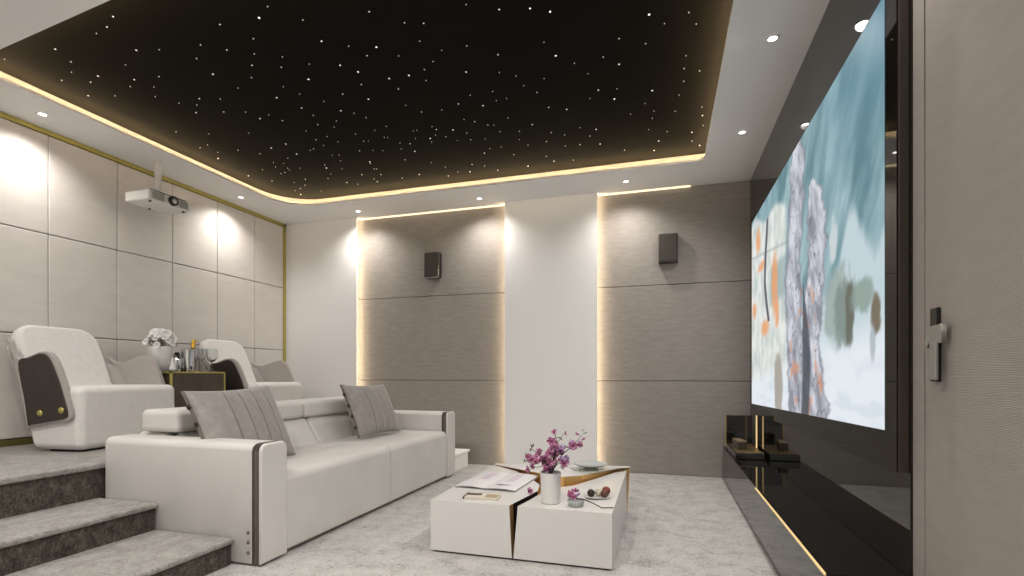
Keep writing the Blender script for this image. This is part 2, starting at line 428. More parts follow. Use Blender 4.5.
# ------------------------------------------------------------------ downlights
def spot(name, loc, target, energy, size, blend=1., rad=.03, col=(1., .95, .89), parent=None):
    l = bpy.data.lights.new(name, 'SPOT'); l.energy = energy; l.spot_size = math.radians(size); l.spot_blend = blend
    l.shadow_soft_size = rad; l.color = col
    o = bpy.data.objects.new(name, l); COL.objects.link(o); o.location = loc
    o.rotation_euler = Vector(target).to_track_quat('-Z', 'Y').to_euler()
    if parent: o.parent = parent
    return o
def downlight(x, y, label, energy=26, size=92, lean=(0, 0)):
    t = thing('ceiling_downlight', label, 'downlight', (x, y, H), 0, 'recessed ceiling downlights')
    b = B(); lathe(b, [(.024, -.001), (.024, -.006), (.034, -.006), (.038, -.001)], 28, close=False)
    obj('trim_ring', b, proj_white, t)
    b = B(); lathe(b, [(.0, -.0022), (.024, -.0022), (.024, -.0005)], 24, close=False)
    obj('lamp', b, lamp_m, t)
    spot('downlight_beam', (0, 0, -.012), (lean[0], lean[1], -1), energy, size, parent=t)
    return t
EN = 48
downlight(-4.262, 2.494, 'recessed ceiling downlight nearest the camera above the left padded wall', EN * .75, 140, (-.05, 0))
downlight(-4.258, 4.26, 'recessed downlight above the padded wall near the back corner', EN * .75, 140, (-.05, 0))
downlight(-3.34, 5.01, 'recessed ceiling downlight beside the white pier at the left back corner', EN * .85, 140, (0, .06))
downlight(-1.87, 5.02, 'recessed ceiling downlight in front of the grey panel by the middle white pier', EN * .85, 140, (0, .06))
downlight(-.351, 4.98, 'recessed ceiling downlight above the grey panel with the right-hand speaker', EN * .85, 140, (0, .06))
downlight(.577, 4.231, 'recessed ceiling downlight nearer the back wall in the strip above the screen', EN * 1.1, 150, (-.45, 0))
downlight(.577, 3.10, 'brighter recessed ceiling downlight in the strip above the screen middle', EN * 1.2, 150, (-.45, 0))
for x, y, e in ((.577, 1.97, 1.3), (.40, .6, 1.6), (-.9, 1.05, 2.0), (-2.2, 1.05, 1.8), (-3.5, 1.0, 1.4), (-1.5, -.5, 1.3), (-3.4, -.5, 1.), (-.1, -.5, 1.2)):  # extra downlights added out of view to supply fill light
    downlight(x, y, 'added recessed ceiling downlight for fill light, out of view in the near ceiling', EN * e, 140, (-.45, 0) if x > .3 else (0, .35) if y > .8 else (0, 0))

# ------------------------------------------------------------------ sofa
S = thing('sofa', 'white leather two-seat recliner sofa with headrests facing the screen', 'sofa', (-2.5, 3.40, 0))
def SL(o): o.location = (2.5, -3.40, 0); return o        # parts drawn in room coordinates
SF = -2.005
SL(obj('sofa_base', box(box(B(), -3.08, SF - .05, 2.2, 4.6, .012, .30, .01), -3.11, -2.86, 2.3, 4.5, .02, .655, .04, 4), leather, S))
def arm(y0, y1, inner_side):
    def ap(x0, x1, back, front, sh=0.):
        r = .042; o = [(y0 + sh, .014), (y1 - sh, .014)]
        o += [(y1 - sh - r + r * math.sin(k * PI / 12), .64 - sh - r + r * math.cos(k * PI / 12)) for k in range(6, -1, -1)]
        o += [(y0 + sh + r - r * math.sin(k * PI / 12), .64 - sh - r + r * math.cos(k * PI / 12)) for k in range(0, 7)]
        t = bmesh.new(); prism(t, o, x0, x1, 'yz')
        for xe, rr in ((x0, back), (x1, front)):
            if rr: bmesh.ops.bevel(t, geom=[e for e in t.edges if all(abs(v.co.x - xe) < 1e-5 for v in e.verts)], offset=rr, segments=4, profile=.5, affect='EDGES')
        return t
    t = ap(-3.138, SF - .055, .035, .003)
    a = SL(obj('armrest', t, leather, S))
    t = ap(SF - .056, SF - .010, 0, 0, .0015)
    # band sits between arm and front pad
    q = obj('trim_band', t, band, a)
    t = ap(SF - .011, SF + .008, .003, .012)
    q = obj('front_pad', t, leather, a)
    if inner_side > 0:
        for z in (.175, .125, .07):
            t = B(); lathe(t, [(0, .006), (.006, .005), (.010, .002), (.010, -.004)], 16)
            q = obj('rivet', t, band, a); q.location = (SF - .078, y0 - .0005, z); q.rotation_euler = (PI / 2, 0, 0)
arm(2.132, 2.322, 1)
arm(4.482, 4.672, -1)
for k, (ya, yb) in enumerate(((2.326, 3.437), (3.443, 4.478))):
    r = .05
    o_ = [(-2.80, .024), (SF - .012, .024), (SF - .001, .04)] + [(SF - r + r * math.cos(k * PI / 12), .458 - r + r * math.sin(k * PI / 12)) for k in range(7)] + [(-2.80, .458)]
    t = B(); prism(t, o_, ya, yb, 'xz', .006, 3)
    SL(obj('seat_cushion', t, leather, S))
    # reclined back cushion
    M = Matrix.Translation((-2.62, 0, .42)) @ Matrix.Rotation(math.radians(-33), 4, 'Y')
    t = B(); box(t, -.14, .0, ya, yb, -.02, .297, .03, 4, M)
    SL(obj('back_cushion', t, leather, S))
for ya, yb in ((2.272, 3.372), (3.378, 4.46)):
    t = B(); box(t, -3.035, -2.735, ya, yb, .658, .792, .035, 5)
    SL(obj('headrest', t, leather, S))

# ------------------------------------------------------------------ scatter cushions
def pillow(label, BLp, BRp, TLp, TRp, thick=.15):
    BLp, BRp, TLp, TRp = map(Vector, (BLp, BRp, TLp, TRp))
    c = (BLp + BRp + TLp + TRp) / 4
    ex = ((BRp + TRp) - (BLp + TLp)).normalized(); ey = ((TLp + TRp) - (BLp + BRp)); ey = (ey - ex * ey.dot(ex)).normalized(); ez = ex.cross(ey)
    w = ((BRp + TRp) - (BLp + TLp)).length / 4; h = ((TLp + TRp) - (BLp + BRp)).length / 4
    R = Matrix((ex, ey, ez)).transposed()
    root = thing('scatter_cushion', label, 'cushion', tuple(c), 0, 'pleated grey cushions on the sofa')
    root.rotation_euler = R.to_euler()
    n = 36; t = bmesh.new()
    def P(u, v, s):
        e = max(0., (1 - u * u)) * max(0., (1 - v * v))
        z = thick / 2 * e ** .42 + .006
        ribs = 0
        if abs(u * w - .035) < .20: ribs = .006 * abs(math.sin((u * w - .035) / .105 * PI)) * min(1, e * 3)
        x = w * u * (1 - .05 * (1 - v * v) * u * u); y = h * v * (1 - .07 * (1 - u * u) * v * v)
        return Vector((x, y, s * (z + ribs)))
    for s in (1, -1):
        g = [[t.verts.new(P(-1 + 2 * i / n, -1 + 2 * j / n, s)) for j in range(n + 1)] for i in range(n + 1)]
        for i in range(n):
            for j in range(n):
                f = (g[i][j], g[i + 1][j], g[i + 1][j + 1], g[i][j + 1])
                t.faces.new(f if s > 0 else f[::-1])
    # side walls
    bmesh.ops.remove_doubles(t, verts=t.verts, dist=1e-4)
    be = [e for e in t.edges if e.is_boundary]
    bmesh.ops.bridge_loops(t, edges=be)
    bmesh.ops.recalc_face_normals(t, faces=t.faces)
    obj('cushion_cover', t, pillow_m, root, wn=False)
    t = B(); pts = [P(-1, -1 + 2 * j / 16, 1) * 1.0 for j in range(17)]
    for p in pts: p.z = 0; p.x -= .004
    tube(t, pts, .009, 8)
    obj('piping', t, band, root)
    for v in (-.62, -.2, .2, .62):
        p = P(-1, v, 1); t = B()
        ball(t, (p.x - .012, p.y, 0), .012, 2, (.7, 1.5, 1.2))
        obj('toggle', t, black_metal, root)
    return root
pillow('grey pleated cushion on the sofa beside the near armrest', (-2.40, 2.345, .475), (-2.42, 2.95, .470), (-2.60, 2.07, .870), (-2.60, 2.765, .918))
pillow('grey pleated cushion leaning at the far end of the sofa', (-2.43, 3.70, .475), (-2.40, 4.33, .475), (-2.60, 3.61, .920), (-2.60, 4.265, .90))

# ------------------------------------------------------------------ lounge chairs on the platform
def lounge_chair(label, loc, rz):
    t = thing('lounge_chair', label, 'armchair', loc, rz, 'white lounge chairs on the platform')
    b = B(); box(b, -.195, .31, -.358, .405, .014, .437, .05, 7)
    for v in b.verts:
        if v.co.x < 0: v.co.x += (.437 - v.co.z) * .26
    obj('seat_block', b, boucle, t)
    # plinth shadow gap
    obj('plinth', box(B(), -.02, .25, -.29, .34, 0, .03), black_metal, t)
    # backrest cushion: reclined, tapering to rounded top corners
    b = B(); tt = bmesh.new()
    out = [(-.285, -.06), (.285, -.06), (.29, .30), (.285, .525), (-.285, .525), (-.29, .30)]
    f = tt.faces.new([tt.verts.new((.0, y, z)) for y, z in out])
    ex = bmesh.ops.extrude_face_region(tt, geom=[f]); bmesh.ops.translate(tt, verts=[e for e in ex['geom'] if isinstance(e, bmesh.types.BMVert)], vec=(-.09, 0, 0))
    bmesh.ops.recalc_face_normals(tt, faces=tt.faces)
    top = [e for e in tt.edges if abs(e.verts[0].co.x - e.verts[1].co.x) > .05 and e.verts[0].co.z > .4]
    bmesh.ops.bevel(tt, geom=top, offset=.13, segments=6, profile=.5, affect='EDGES')
    rim = [e for e in tt.edges if abs(e.verts[0].co.x - e.verts[1].co.x) < 1e-4]
    bmesh.ops.bevel(tt, geom=rim, offset=.035, segments=5, profile=.5, affect='EDGES')
    M = Matrix.Translation((-.145, .006, .40)) @ Matrix.Rotation(math.radians(-23), 4, 'Y')
    merge(b, tt, M); obj('backrest', b, boucle, t)
    # swooping shell wing on each side
    wing = [(-.262, .756), (-.235, .735), (-.205, .668), (-.155, .618), (-.06, .643), (.02, .668), (.085, .662), (.14, .612), (.197, .493), (.245, .36), (.272, .262), (.25, .215), (.1, .193), (-.050, .168), (-.088, .178), (-.130, .36), (-.188, .58), (-.240, .70)]
    dark = [(-.150, .596), (-.06, .628), (.02, .653), (.073, .648), (.118, .598), (.175, .483), (.222, .353), (.249, .265), (.228, .230), (.1, .208), (-.050, .184), (-.070, .190), (-.100, .36)]
    wo = smooth_outline(wing, 4)
    pl = smooth_outline(dark, 4)
    wf = smooth_outline([(-.305, .655), (-.262, .628), (-.21, .612), (-.155, .616)] + wing[4:-3] + [(-.130, .36), (-.188, .50), (-.27, .60)], 4)
    for s in (-1, 1):
        b = B(); prism(b, wo if s < 0 else wf, s * .350 + .004, s * .386 + .004, 'xz', .006, 3)
        w = obj('wing', b, greyfab, t)
        b = B(); prism(b, pl, s * .382 + .004, s * .395 + .004, 'xz', .004, 2)
        obj('side_panel', b, shell_brown, w)
        for x, z in ((.035, .262), (.205, .282)):
            b = B(); lathe(b, [(0, .010), (.016, .009), (.021, .004), (.021, 0)], 24)
            q = obj('stud', b, olive_gold, w); q.location = (x, s * .394 + .004, z); q.rotation_euler = (-s * PI / 2, 0, 0)
    # shell back joining the wings, its top edge rising to the middle
    b = B(); n = 20; tt = bmesh.new()
    rows = []
    for i in range(n + 1):
        y = -.35 + .71 * i / n; s = min(1, abs(y) / .355)
        zt = .775 - (.10 if y < 0 else .20) * s ** 2; rows.append((y, zt, -.215 + .11 * s ** 6))
    def shell_pt(y, z, xo, off): return (xo - .62 * (z - .42) - off, y, z)
    gr = []
    for off in (0, .035):
        gr.append([[tt.verts.new(shell_pt(y, .12 + (zt - .12) * k / 8, xo + .0, off)) for k in range(9)] for y, zt, xo in rows])
    for q, fl in ((gr[0], False), (gr[1], True)):
        for i in range(n):
            for k in range(8):
                f = (q[i][k], q[i + 1][k], q[i + 1][k + 1], q[i][k + 1]); tt.faces.new(f[::-1] if fl else f)
    bmesh.ops.bridge_loops(tt, edges=[e for e in tt.edges if e.is_boundary])
    bmesh.ops.recalc_face_normals(tt, faces=tt.faces)
    merge(b, tt); obj('back_shell', b, greyfab, t)
    return t
CHR = math.radians(6)
ch = lounge_chair('white lounge chair with dark wing sides, nearest the steps', (-4.004, 2.671, ZP), CHR)
dup(ch, (-4.004, 4.155, ZP), CHR, 'white lounge chair standing between side table and back corner')

# ------------------------------------------------------------------ side table with drinks
TX, TY, TT = -4.00, 3.362, 1.025
st = thing('side_table', 'black side table with gold frame between the lounge chairs', 'side table', (TX, TY, ZP))
obj('table_body', box(B(), -.20, .195, -.245, .245, 0, .535, .004), wood_dark, st)
b = B(); f = .012
for y0, y1, z0, z1 in ((-.262, -.25, 0, .54), (.25, .262, 0, .54), (-.262, .262, .528, .54), (-.262, .262, 0, .012)):
    box(b, .185, .205, y0, y1, z0, z1, .001, 1)
box(b, -.205, .205, -.262, -.25, .528, .54, .001, 1); box(b, -.205, .205, .25, .262, .528, .54, .001, 1); box(b, -.205, -.19, -.262, .262, .528, .54, .001, 1)
box(b, -.205, -.19, -.262, -.25, 0, .54, .001, 1); box(b, -.205, -.19, .25, .262, 0, .54, .001, 1)
obj('gold_frame', b, olive_gold, st, smooth=False)
obj('front_panel', box(B(), .194, .2, -.249, .249, .013, .527), wood_dark, st, smooth=False)
obj('tabletop', box(B(), -.19, .19, -.25, .25, .531, .539), black_gloss, st, smooth=False)

def flower_bm(r, petals=5, rng=random, cup=.35, layers=1):
    b = bmesh.new()
    for l in range(layers):
        rr = r * (1 - .3 * l)
        for k in range(petals):
            a = 2 * PI * k / petals + l * .6 + rng.uniform(-.15, .15); c = cup + .35 * l + rng.uniform(-.15, .15)
            pts = [(0, 0), (.45, .30), (.85, .36), (1.0, .12), (1.0, -.12), (.85, -.36), (.45, -.30)]
            vs = []
            for px, py in pts:
                vs.append(b.verts.new((rr * (px * math.cos(a) - py * math.sin(a)), rr * (px * math.sin(a) + py * math.cos(a)), rr * (c * px * px + .04 * l + .10 * abs(py)))))
            b.faces.new(vs)
    ex = bmesh.ops.solidify(b, geom=list(b.faces), thickness=r * .03)
    return b

# white flowers in a white pot
vx, vy = -4.03, 3.20
fl = thing('potted_flowers', 'round white pot full of white flowers on the side table', 'flowers', (vx, vy, TT))
b = B(); lathe(b, [(.036, 0), (.055, .005), (.072, .04), (.084, .10), (.089, .16), (.087, .212), (.081, .212), (.082, .17), (.0, .17)], 40)
obj('pot', b, porcelain, fl)
rf = random.Random(3)
b = B()
heads = []
for i in range(46):
    a = rf.uniform(0, 2 * PI); u = rf.random() ** .6
    x, y = u * .118 * math.cos(a), u * .118 * math.sin(a); z = .245 + .085 * (1 - u * u) + rf.uniform(-.03, .03)
    heads.append((x, y, z)); tube(b, [(x * .3, y * .3, .16), (x * .7, y * .7, .22), (x, y, z)], .0022, 5)
obj('stems', b, mat('grey_green_stem', (.25, .25, .22), .7), fl)
for x, y, z in heads:
    fb = flower_bm(rf.uniform(.024, .034), 6, rf, .22, 1)
    o = obj('flower_head', fb, white_petal, fl, smooth=False); o.location = (x, y, z); o.rotation_euler = Vector((x * 3.2 + .12, y * 3.2 - .10, z - .16 + rf.uniform(-.05, .05))).to_track_quat('Z', 'Y').to_euler()

# ice bucket, bottle, shaker, glasses
bx, by = -3.92, 3.362
ib = thing('ice_bucket', 'shiny steel ice bucket with a gold-topped bottle on side table', 'ice bucket', (bx, by, TT))
b = B(); lathe(b, [(.044, 0), (.050, .004), (.052, .06), (.056, .185), (.061, .192), (.061, .197), (.054, .197), (.049, .06), (.045, .012), (0, .012)], 40)
obj('bucket', b, chrome, ib)
for s in (-1, 1):
    b = B(); tube(b, [(0, s * .054, .16), (0, s * .070, .155), (0, s * .072, .13), (0, s * .053, .115)], .004, 8); obj('bucket_handle', b, chrome, ib)
bt = thing('champagne_bottle', 'bottle with gold foil neck standing in the ice bucket', 'bottle', (bx, by + .01, TT + .014))
bt.rotation_euler = (math.radians(-9), 0, 0)
b = B(); lathe(b, [(.030, 0), (.034, .005), (.034, .12), (.030, .15), (.016, .185), (.014, .19)], 28); obj('bottle_body', b, bottle_green, bt)
b = B(); lathe(b, [(.0165, .175), (.0150, .20), (.0165, .235), (.0150, .240), (.0185, .252), (.0185, .262), (.013, .272), (0, .274)], 24); obj('foil_neck', b, gold_foil, bt)
t = thing('cocktail_shaker', 'small steel shaker with dark knob between flower pot and bucket', 'shaker', (-3.965, 3.292, TT))
b = B(); lathe(b, [(.032, 0), (.035, .004), (.040, .09), (.038, .115), (.026, .135), (.022, .145)], 32); obj('shaker_body', b, chrome, t)
b = B(); lathe(b, [(.018, .143), (.020, .150), (.018, .166), (0, .170)], 24); obj('lid_knob', b, black_metal, t)
t = thing('linen_napkin', 'folded white napkin cone beside the flower pot', 'napkin', (-3.865, 3.170, TT))
b = B(); lathe(b, [(.032, 0), (.026, .03), (.013, .08), (.003, .125), (0, .127)], 14)
obj('napkin_cone', b, porcelain, t)
def wineglass(label, x, y, s=1.):
    t = thing('wine_glass', label, 'wine glass', (x, y, TT), 0, 'wine glasses on the side table')
    b = B(); lathe(b, [(.033, 0), (.033, .003), (.008, .006), (.0045, .012), (.004, .075)], 28); obj('glass_stem', b, glass, t)
    b = B(); lathe(b, [(.004, .074), (.020, .082), (.036, .105), (.042, .135), (.038, .172), (.0368, .172), (.0405, .135), (.0345, .106), (.019, .085), (0, .080)], 32); obj('glass_bowl', b, glass, t)
    t.scale = (s, s, s)
wineglass('clear wine glass on the side table, the one touching the ice bucket side', -3.915, 3.465, 1.2)
wineglass('clear wine glass on the side table, outermost beside the dark chair wing', -3.85, 3.53, 1.2)

# ------------------------------------------------------------------ projector
PJ = thing('projector', 'white ceiling projector hanging in front of the padded wall', 'projector', (-4.13, 3.255, 2.475))
b = B(); box(b, -.135, .135, -.185, .185, -.045, .040, .014, 4); obj('projector_body', b, proj_white, PJ)
b = B(); box(b, -.11, .125, -.165, .165, .039, .047, .003, 2); obj('top_cover', b, proj_dark, PJ)
b = B()
for k in range(9): box(b, .134, .1375, -.155, -.055, -.030 + k * .0068, -.0268 + k * .0068)
obj('front_vent', b, brushed, PJ, smooth=False)
b = B()
for k in range(9): box(b, .134, .1375, .085, .165, -.030 + k * .0068, -.0268 + k * .0068)
obj('front_vent', b, brushed, PJ, smooth=False)
b = B(); cyl(b, (.120, .02, .0), (.160, .02, .0), .040, .038, 36); ln = obj('lens_barrel', b, proj_dark, PJ)
b = B(); ball(b, (.150, .02, .0), .030, 3, (.55, 1, 1)); obj('lens', b, mat('bright_lens', (.8, .8, .78), .08, .6), ln)
b = B(); box(b, -.05, .07, -.08, .04, -.049, -.044, .002, 1); obj('bottom_hatch', b, proj_white, PJ)
for sx, sy in ((.10, -.15), (.10, .15), (-.10, 0)):
    b = B(); cyl(b, (sx, sy, -.055), (sx, sy, -.044), .010, .010, 16); obj('foot', b, proj_dark, PJ)
b = B(); cyl(b, (-.122, .095, .02), (-.122, .095, .394), .026, .026, 24); box(b, -.150, -.10, .06, .13, -.02, .036, .004, 2); obj('mounting_pole', b, proj_white, PJ)

# ------------------------------------------------------------------ wall speakers
def speaker(label, x, z, w, h, rim):
    t = thing('wall_speaker', label, 'speaker', (x, YB, z), 0, 'dark wall speakers')
    b = B(); prism(b, [(-w / 2, -.085), (w / 2, -.085), (w / 2 + .004, -.005), (-w / 2 - .004, -.005)], -h / 2, h / 2, 'xy', .004, 2)
    obj('speaker_cabinet', b, speaker_m, t)
    b = B(); prism(b, [(-w / 2 + .012, -.094), (w / 2 - .012, -.094), (w / 2 - .012, -.083), (-w / 2 + .012, -.083)], -h / 2 + .012, h / 2 - .012, 'xy', .003, 2)
    obj('grille', b, grille_m, t)
    b = B(); box(b, -.03, .03, -.008, 0, -.05, .05, .002, 1); obj('wall_bracket', b, black_metal, t)
    if rim:
        b = B()
        box(b, -w / 2 - .004, w / 2 + .004, -.094, -.084, -h / 2 - .005, -h / 2 + .004, .001, 1)
        box(b, w / 2 - .003, w / 2 + .005, -.094, -.084, -h / 2, .02, .001, 1); box(b, -w / 2 - .005, -w / 2 + .003, -.094, -.084, -h / 2, -h / 4, .001, 1)
        obj('lower_rim', b, chrome, t, smooth=False)
speaker('dark bronze wall speaker with pale lower rim, on panel behind the sofa', -2.525, 2.248, .172, .285, True)
speaker('dark bronze wall speaker without pale rim, on panel nearest the screen', .040, 2.255, .175, .285, False)

# ------------------------------------------------------------------ coffee table: three white blocks split by gold-lined clefts
ct = thing('coffee_table', 'low white coffee table split by gold-lined cracks', 'coffee table', (-.76, 3.18, 0))
Z1, Z2 = .295, .338
def block(top, bot, z, mi_gold, mi_dark=()):
    t = bmesh.new(); n = len(top)
    lo = [t.verts.new((x + .76, y - 3.18, .012)) for x, y in bot]; hi = [t.verts.new((x + .76, y - 3.18, h)) for x, y, h in top]
    bmesh.ops.triangulate(t, faces=[t.faces.new(lo[::-1]), t.faces.new(hi)])
    for i in range(n):
        f = t.faces.new((lo[i], lo[(i + 1) % n], hi[(i + 1) % n], hi[i])); f.material_index = 2 if i in mi_dark else 1 if i in mi_gold else 0
    bmesh.ops.recalc_face_normals(t, faces=t.faces)
    return t
L_top = [(-1.265, 2.605, .295), (-.800, 2.605, .295), (-.792, 2.65, .295), (-.735, 2.98, .295), (-.765, 3.16, .295), (-.87, 3.33, .297), (-1.05, 3.55, .301), (-1.265, 3.705, .303)]
L_bot = [(-1.265, 2.605), (-.785, 2.605), (-.780, 2.65), (-.72, 2.98), (-.75, 3.17), (-.86, 3.35), (-1.05, 3.57), (-1.265, 3.715)]
R_top = [(-.752, 2.605, .295), (-.253, 2.605, .295), (-.253, 3.665, .322), (-.33, 3.59, .318), (-.45, 3.38, .304), (-.55, 3.20, .296), (-.63, 3.12, .295), (-.69, 3.06, .295), (-.700, 2.95, .295), (-.722, 2.78, .295)]
R_bot = [(-.777, 2.605), (-.253, 2.605), (-.253, 3.69), (-.33, 3.61), (-.45, 3.41), (-.55, 3.24), (-.64, 3.16), (-.71, 3.10), (-.715, 2.95), (-.745, 2.78)]
K_top = [(-1.265, 3.762, .306), (-1.265, 3.722, .304), (-1.05, 3.60, .310), (-.85, 3.42, .330), (-.72, 3.28, .336), (-.62, 3.24, .338), (-.52, 3.32, .338), (-.42, 3.48, .338), (-.32, 3.64, .338), (-.236, 3.700, .338), (-.236, 3.762, .338)]
K_bot = [(-1.265, 3.762), (-1.265, 3.718), (-1.05, 3.58), (-.86, 3.38), (-.74, 3.20), (-.63, 3.19), (-.54, 3.26), (-.44, 3.43), (-.33, 3.63), (-.251, 3.695), (-.251, 3.762)]
obj('table_block', block(L_top, L_bot, Z1, range(1, 7), (2,)), [lacquer, copper, black_metal], ct, smooth=False)
obj('table_block', block(R_top, R_bot, Z1, range(2, 10), (7, 8, 9)), [lacquer, copper, black_metal], ct, smooth=False)
obj('table_block', block(K_top, K_bot, Z2, range(1, 9)), [lacquer, copper], ct, smooth=False)
b = B(); box(b, -.49, .49, -.56, .57, 0, .014); obj('table_plinth', b, black_metal, ct, smooth=False)

# magazine lying open, photo tray in front of it
mg = thing('open_magazine', 'open magazine with lilac pages on the coffee table', 'magazine', (-1.05, 3.05, Z1), math.radians(-3))
def leafpage(x0, x1, y0, y1, bow, z0, m, nm, th):
    t = bmesh.new(); n = 12; g = []
    for i in range(n + 1):
        x = x0 + (x1 - x0) * i / n; s = i / n
        z = z0 + bow * math.sin(min(1, s * 1.0) * PI) * .8
        g.append([t.verts.new((x, y, zz)) for y, zz in ((y0, z), (y1, z), (y1, z - th), (y0, z - th))])
    for a, c in zip(g, g[1:]):
        for k in range(4): t.faces.new((a[k], c[k], c[(k + 1) % 4], a[(k + 1) % 4]))
    t.faces.new(g[0][::-1]); t.faces.new(g[-1]); bmesh.ops.recalc_face_normals(t, faces=t.faces)
    return obj(nm, t, m, mg)
leafpage(-.20, .0, -.13, .34, .010, .012, page, 'page', .010)
leafpage(.0, .20, -.13, .34, .010, .012, page, 'page', .010)
leafpage(-.175, -.02, .08, .31, .0095, .0128, page_tint, 'printed_picture', .0006)
leafpage(.02, .175, .06, .32, .0095, .0128, page_tint, 'printed_picture', .0006)
b = B(); prism(b, [(.045, -.055), (.085, -.068), (.12, -.05), (.15, -.055), (.11, -.038), (.07, -.042)], .0215, .0222, 'xy'); obj('printed_mark', b, page_purple, mg, smooth=False)
b = B(); box(b, -.204, .204, -.134, .344, 0, .0022); obj('cover', b, page_grey, mg, smooth=False)
tr = thing('photo_card', 'small cream card with dark edging beside the open magazine', 'card', (-1.00, 2.735, Z1), math.radians(6))
b = B(); box(b, -.10, .10, -.055, .055, 0, .012, .002, 1); obj('card_block', b, mat('cream_card', (.60, .55, .46), .5), tr)
b = B(); box(b, -.092, -.01, -.0, .045, .012, .0132); obj('dark_print', b, wood_dark, tr, smooth=False)
b = B(); box(b, .02, .092, -.045, .03, .012, .0130); obj('brown_print', b, mat('tan_print', (.36, .28, .17), .5), tr, smooth=False)
b = B(); box(b, -.102, -.094, -.056, .056, .0, .0135); obj('dark_edge', b, black_metal, tr, smooth=False)

# vase of blossom branches
VX, VY = -.600, 2.735
va = thing('blossom_vase', 'white cylinder vase with pink blossom branches on coffee table', 'vase', (VX, VY, Z1))
b = B(); lathe(b, [(.046, 0), (.053, .004), (.055, .05), (.0565, .168), (.0535, .170), (.051, .05), (.046, .02), (0, .02)], 40); obj('vase', b, porcelain, va)
F_, TH = 505., math.atan(152 / 505.)
def at_y(u, v, y):
    fx, fy, rx, ry = -math.sin(TH), math.cos(TH), math.cos(TH), math.sin(TH)
    a, c = (u - 512) / F_, (375 - v) / F_
    dx, dy = fx + a * rx, fy + a * ry
    return Vector((dx * y / dy, y, 1 + c * y / dy))
def bl(p, dy=0.):                              # sketch coordinates of the bouquet, read off in the vase's plane
    q = at_y(510 + p[0] / 6.78, 425 + p[1] / 6.78, VY + dy); return q - Vector((VX, VY, Z1))
rb = random.Random(5)
mouth = Vector((0, 0, .14))
def branch(pts, dys, r0, r1):
    P = [mouth] + [bl(p, d) for p, d in zip(pts, dys)]
    xy = smooth_outline([(p.x, p.z) for p in P], 5, False); yy = smooth_outline([(p.x, p.y) for p in P], 5, False)
    t = B(); n = len(xy)
    tube(t, [(a[0], c[1], a[1]) for a, c in zip(xy, yy)], [r0 + (r1 - r0) * i / (n - 1) for i in range(n)], 6)
    obj('branch', t, bark, va)
branch([(285, 300), (300, 220), (318, 150), (312, 90), (300, 50)], [0, .01, .02, .03, .03], .0038, .0014)
branch([(300, 290), (335, 225), (390, 170), (440, 125), (490, 65)], [0, -.02, -.04, -.05, -.06], .0035, .0012)
branch([(265, 280), (225, 255), (175, 235), (110, 222)], [0, .02, .05, .06], .0034, .0013)
branch([(255, 275), (225, 235), (190, 195), (150, 165)], [0, -.03, -.05, -.06], .0030, .0012)
branch([(305, 285), (345, 250), (375, 262), (362, 300)], [0, -.04, -.06, -.07], .0026, .0012)
branch([(250, 285), (190, 285), (135, 302)], [0, -.05, -.07], .0026, .0012)
branch([(310, 150), (340, 95), (365, 58)], [.02, .02, .02], .0022, .001)
spots = [(300, 45), (365, 60), (280, 110), (270, 125), (300, 150), (320, 160), (285, 165), (370, 165), (355, 180), (350, 160), (430, 140), (415, 145), (440, 150), (500, 100), (455, 65), (470, 135),
         (120, 220), (105, 215), (140, 225), (165, 235), (150, 240), (195, 180), (200, 200), (230, 225), (190, 260), (215, 275), (235, 245), (250, 260), (265, 275), (290, 230), (300, 210), (275, 190),
         (275, 300), (255, 300), (265, 285), (375, 250), (360, 262), (385, 240), (130, 300), (145, 290), (200, 240), (310, 250), (290, 270), (345, 200), (310, 185), (225, 290), (375, 275),
         (130, 235), (175, 225), (210, 235), (245, 215), (260, 240), (280, 260), (275, 105), (295, 130), (335, 170), (340, 235), (355, 240), (180, 250), (240, 285), (285, 205), (420, 130)]
for i, p in enumerate(spots):
    q = bl((p[0] + rb.uniform(-5, 5), p[1] + rb.uniform(-5, 5)), rb.uniform(-.06, .06))
    big = .017 if p[1] < 110 and i not in (2, 3) else rb.uniform(.019, .027)
    m = petal if rb.random() < .62 else (petal_lilac if p[0] > 330 and rb.random() < .6 else petal)
    o = obj('blossom', flower_bm(big, 5, rb, .45, 2), m, va, wn=False); o.location = q
    o.rotation_euler = (rb.uniform(.3, 1.6), rb.uniform(-.7, .7), rb.uniform(0, 6))
    b = B(); ball(b, (0, 0, big * .16), big * .24, 1); c = obj('blossom_centre', b, petal_deep, o)
def leaf(q, m, L, par, rng):
    t = bmesh.new()
    pts = [(0, 0, 0), (.3 * L, .16 * L, .02 * L), (.65 * L, .15 * L, .03 * L), (L, 0, 0), (.65 * L, -.15 * L, .03 * L), (.3 * L, -.16 * L, .02 * L)]
    t.faces.new([t.verts.new(p) for p in pts]); bmesh.ops.solidify(t, geom=list(t.faces), thickness=.0006)
    o = obj('leaf', t, m, par, wn=False); o.location = q; o.rotation_euler = (rng.uniform(0, 6), rng.uniform(-1.2, .2), rng.uniform(0, 6)); return o
for p, m in (((150, 160), leaf_m), ((135, 180), leaf_m), ((155, 150), leaf_m), ((95, 255), leaf_m), ((100, 245), leaf_m), ((492, 60), leaf_m), ((488, 45), leaf_m), ((410, 140), olive_leaf), ((405, 150), olive_leaf), ((345, 222), olive_leaf), ((350, 232), olive_leaf), ((318, 85), leaf_m), ((355, 105), leaf_m), ((108, 212), olive_leaf), ((362, 305), leaf_m), ((230, 262), leaf_m), ((290, 108), olive_leaf)):
    leaf(bl(p, rb.uniform(-.05, .05)), m, .030, va, rb)

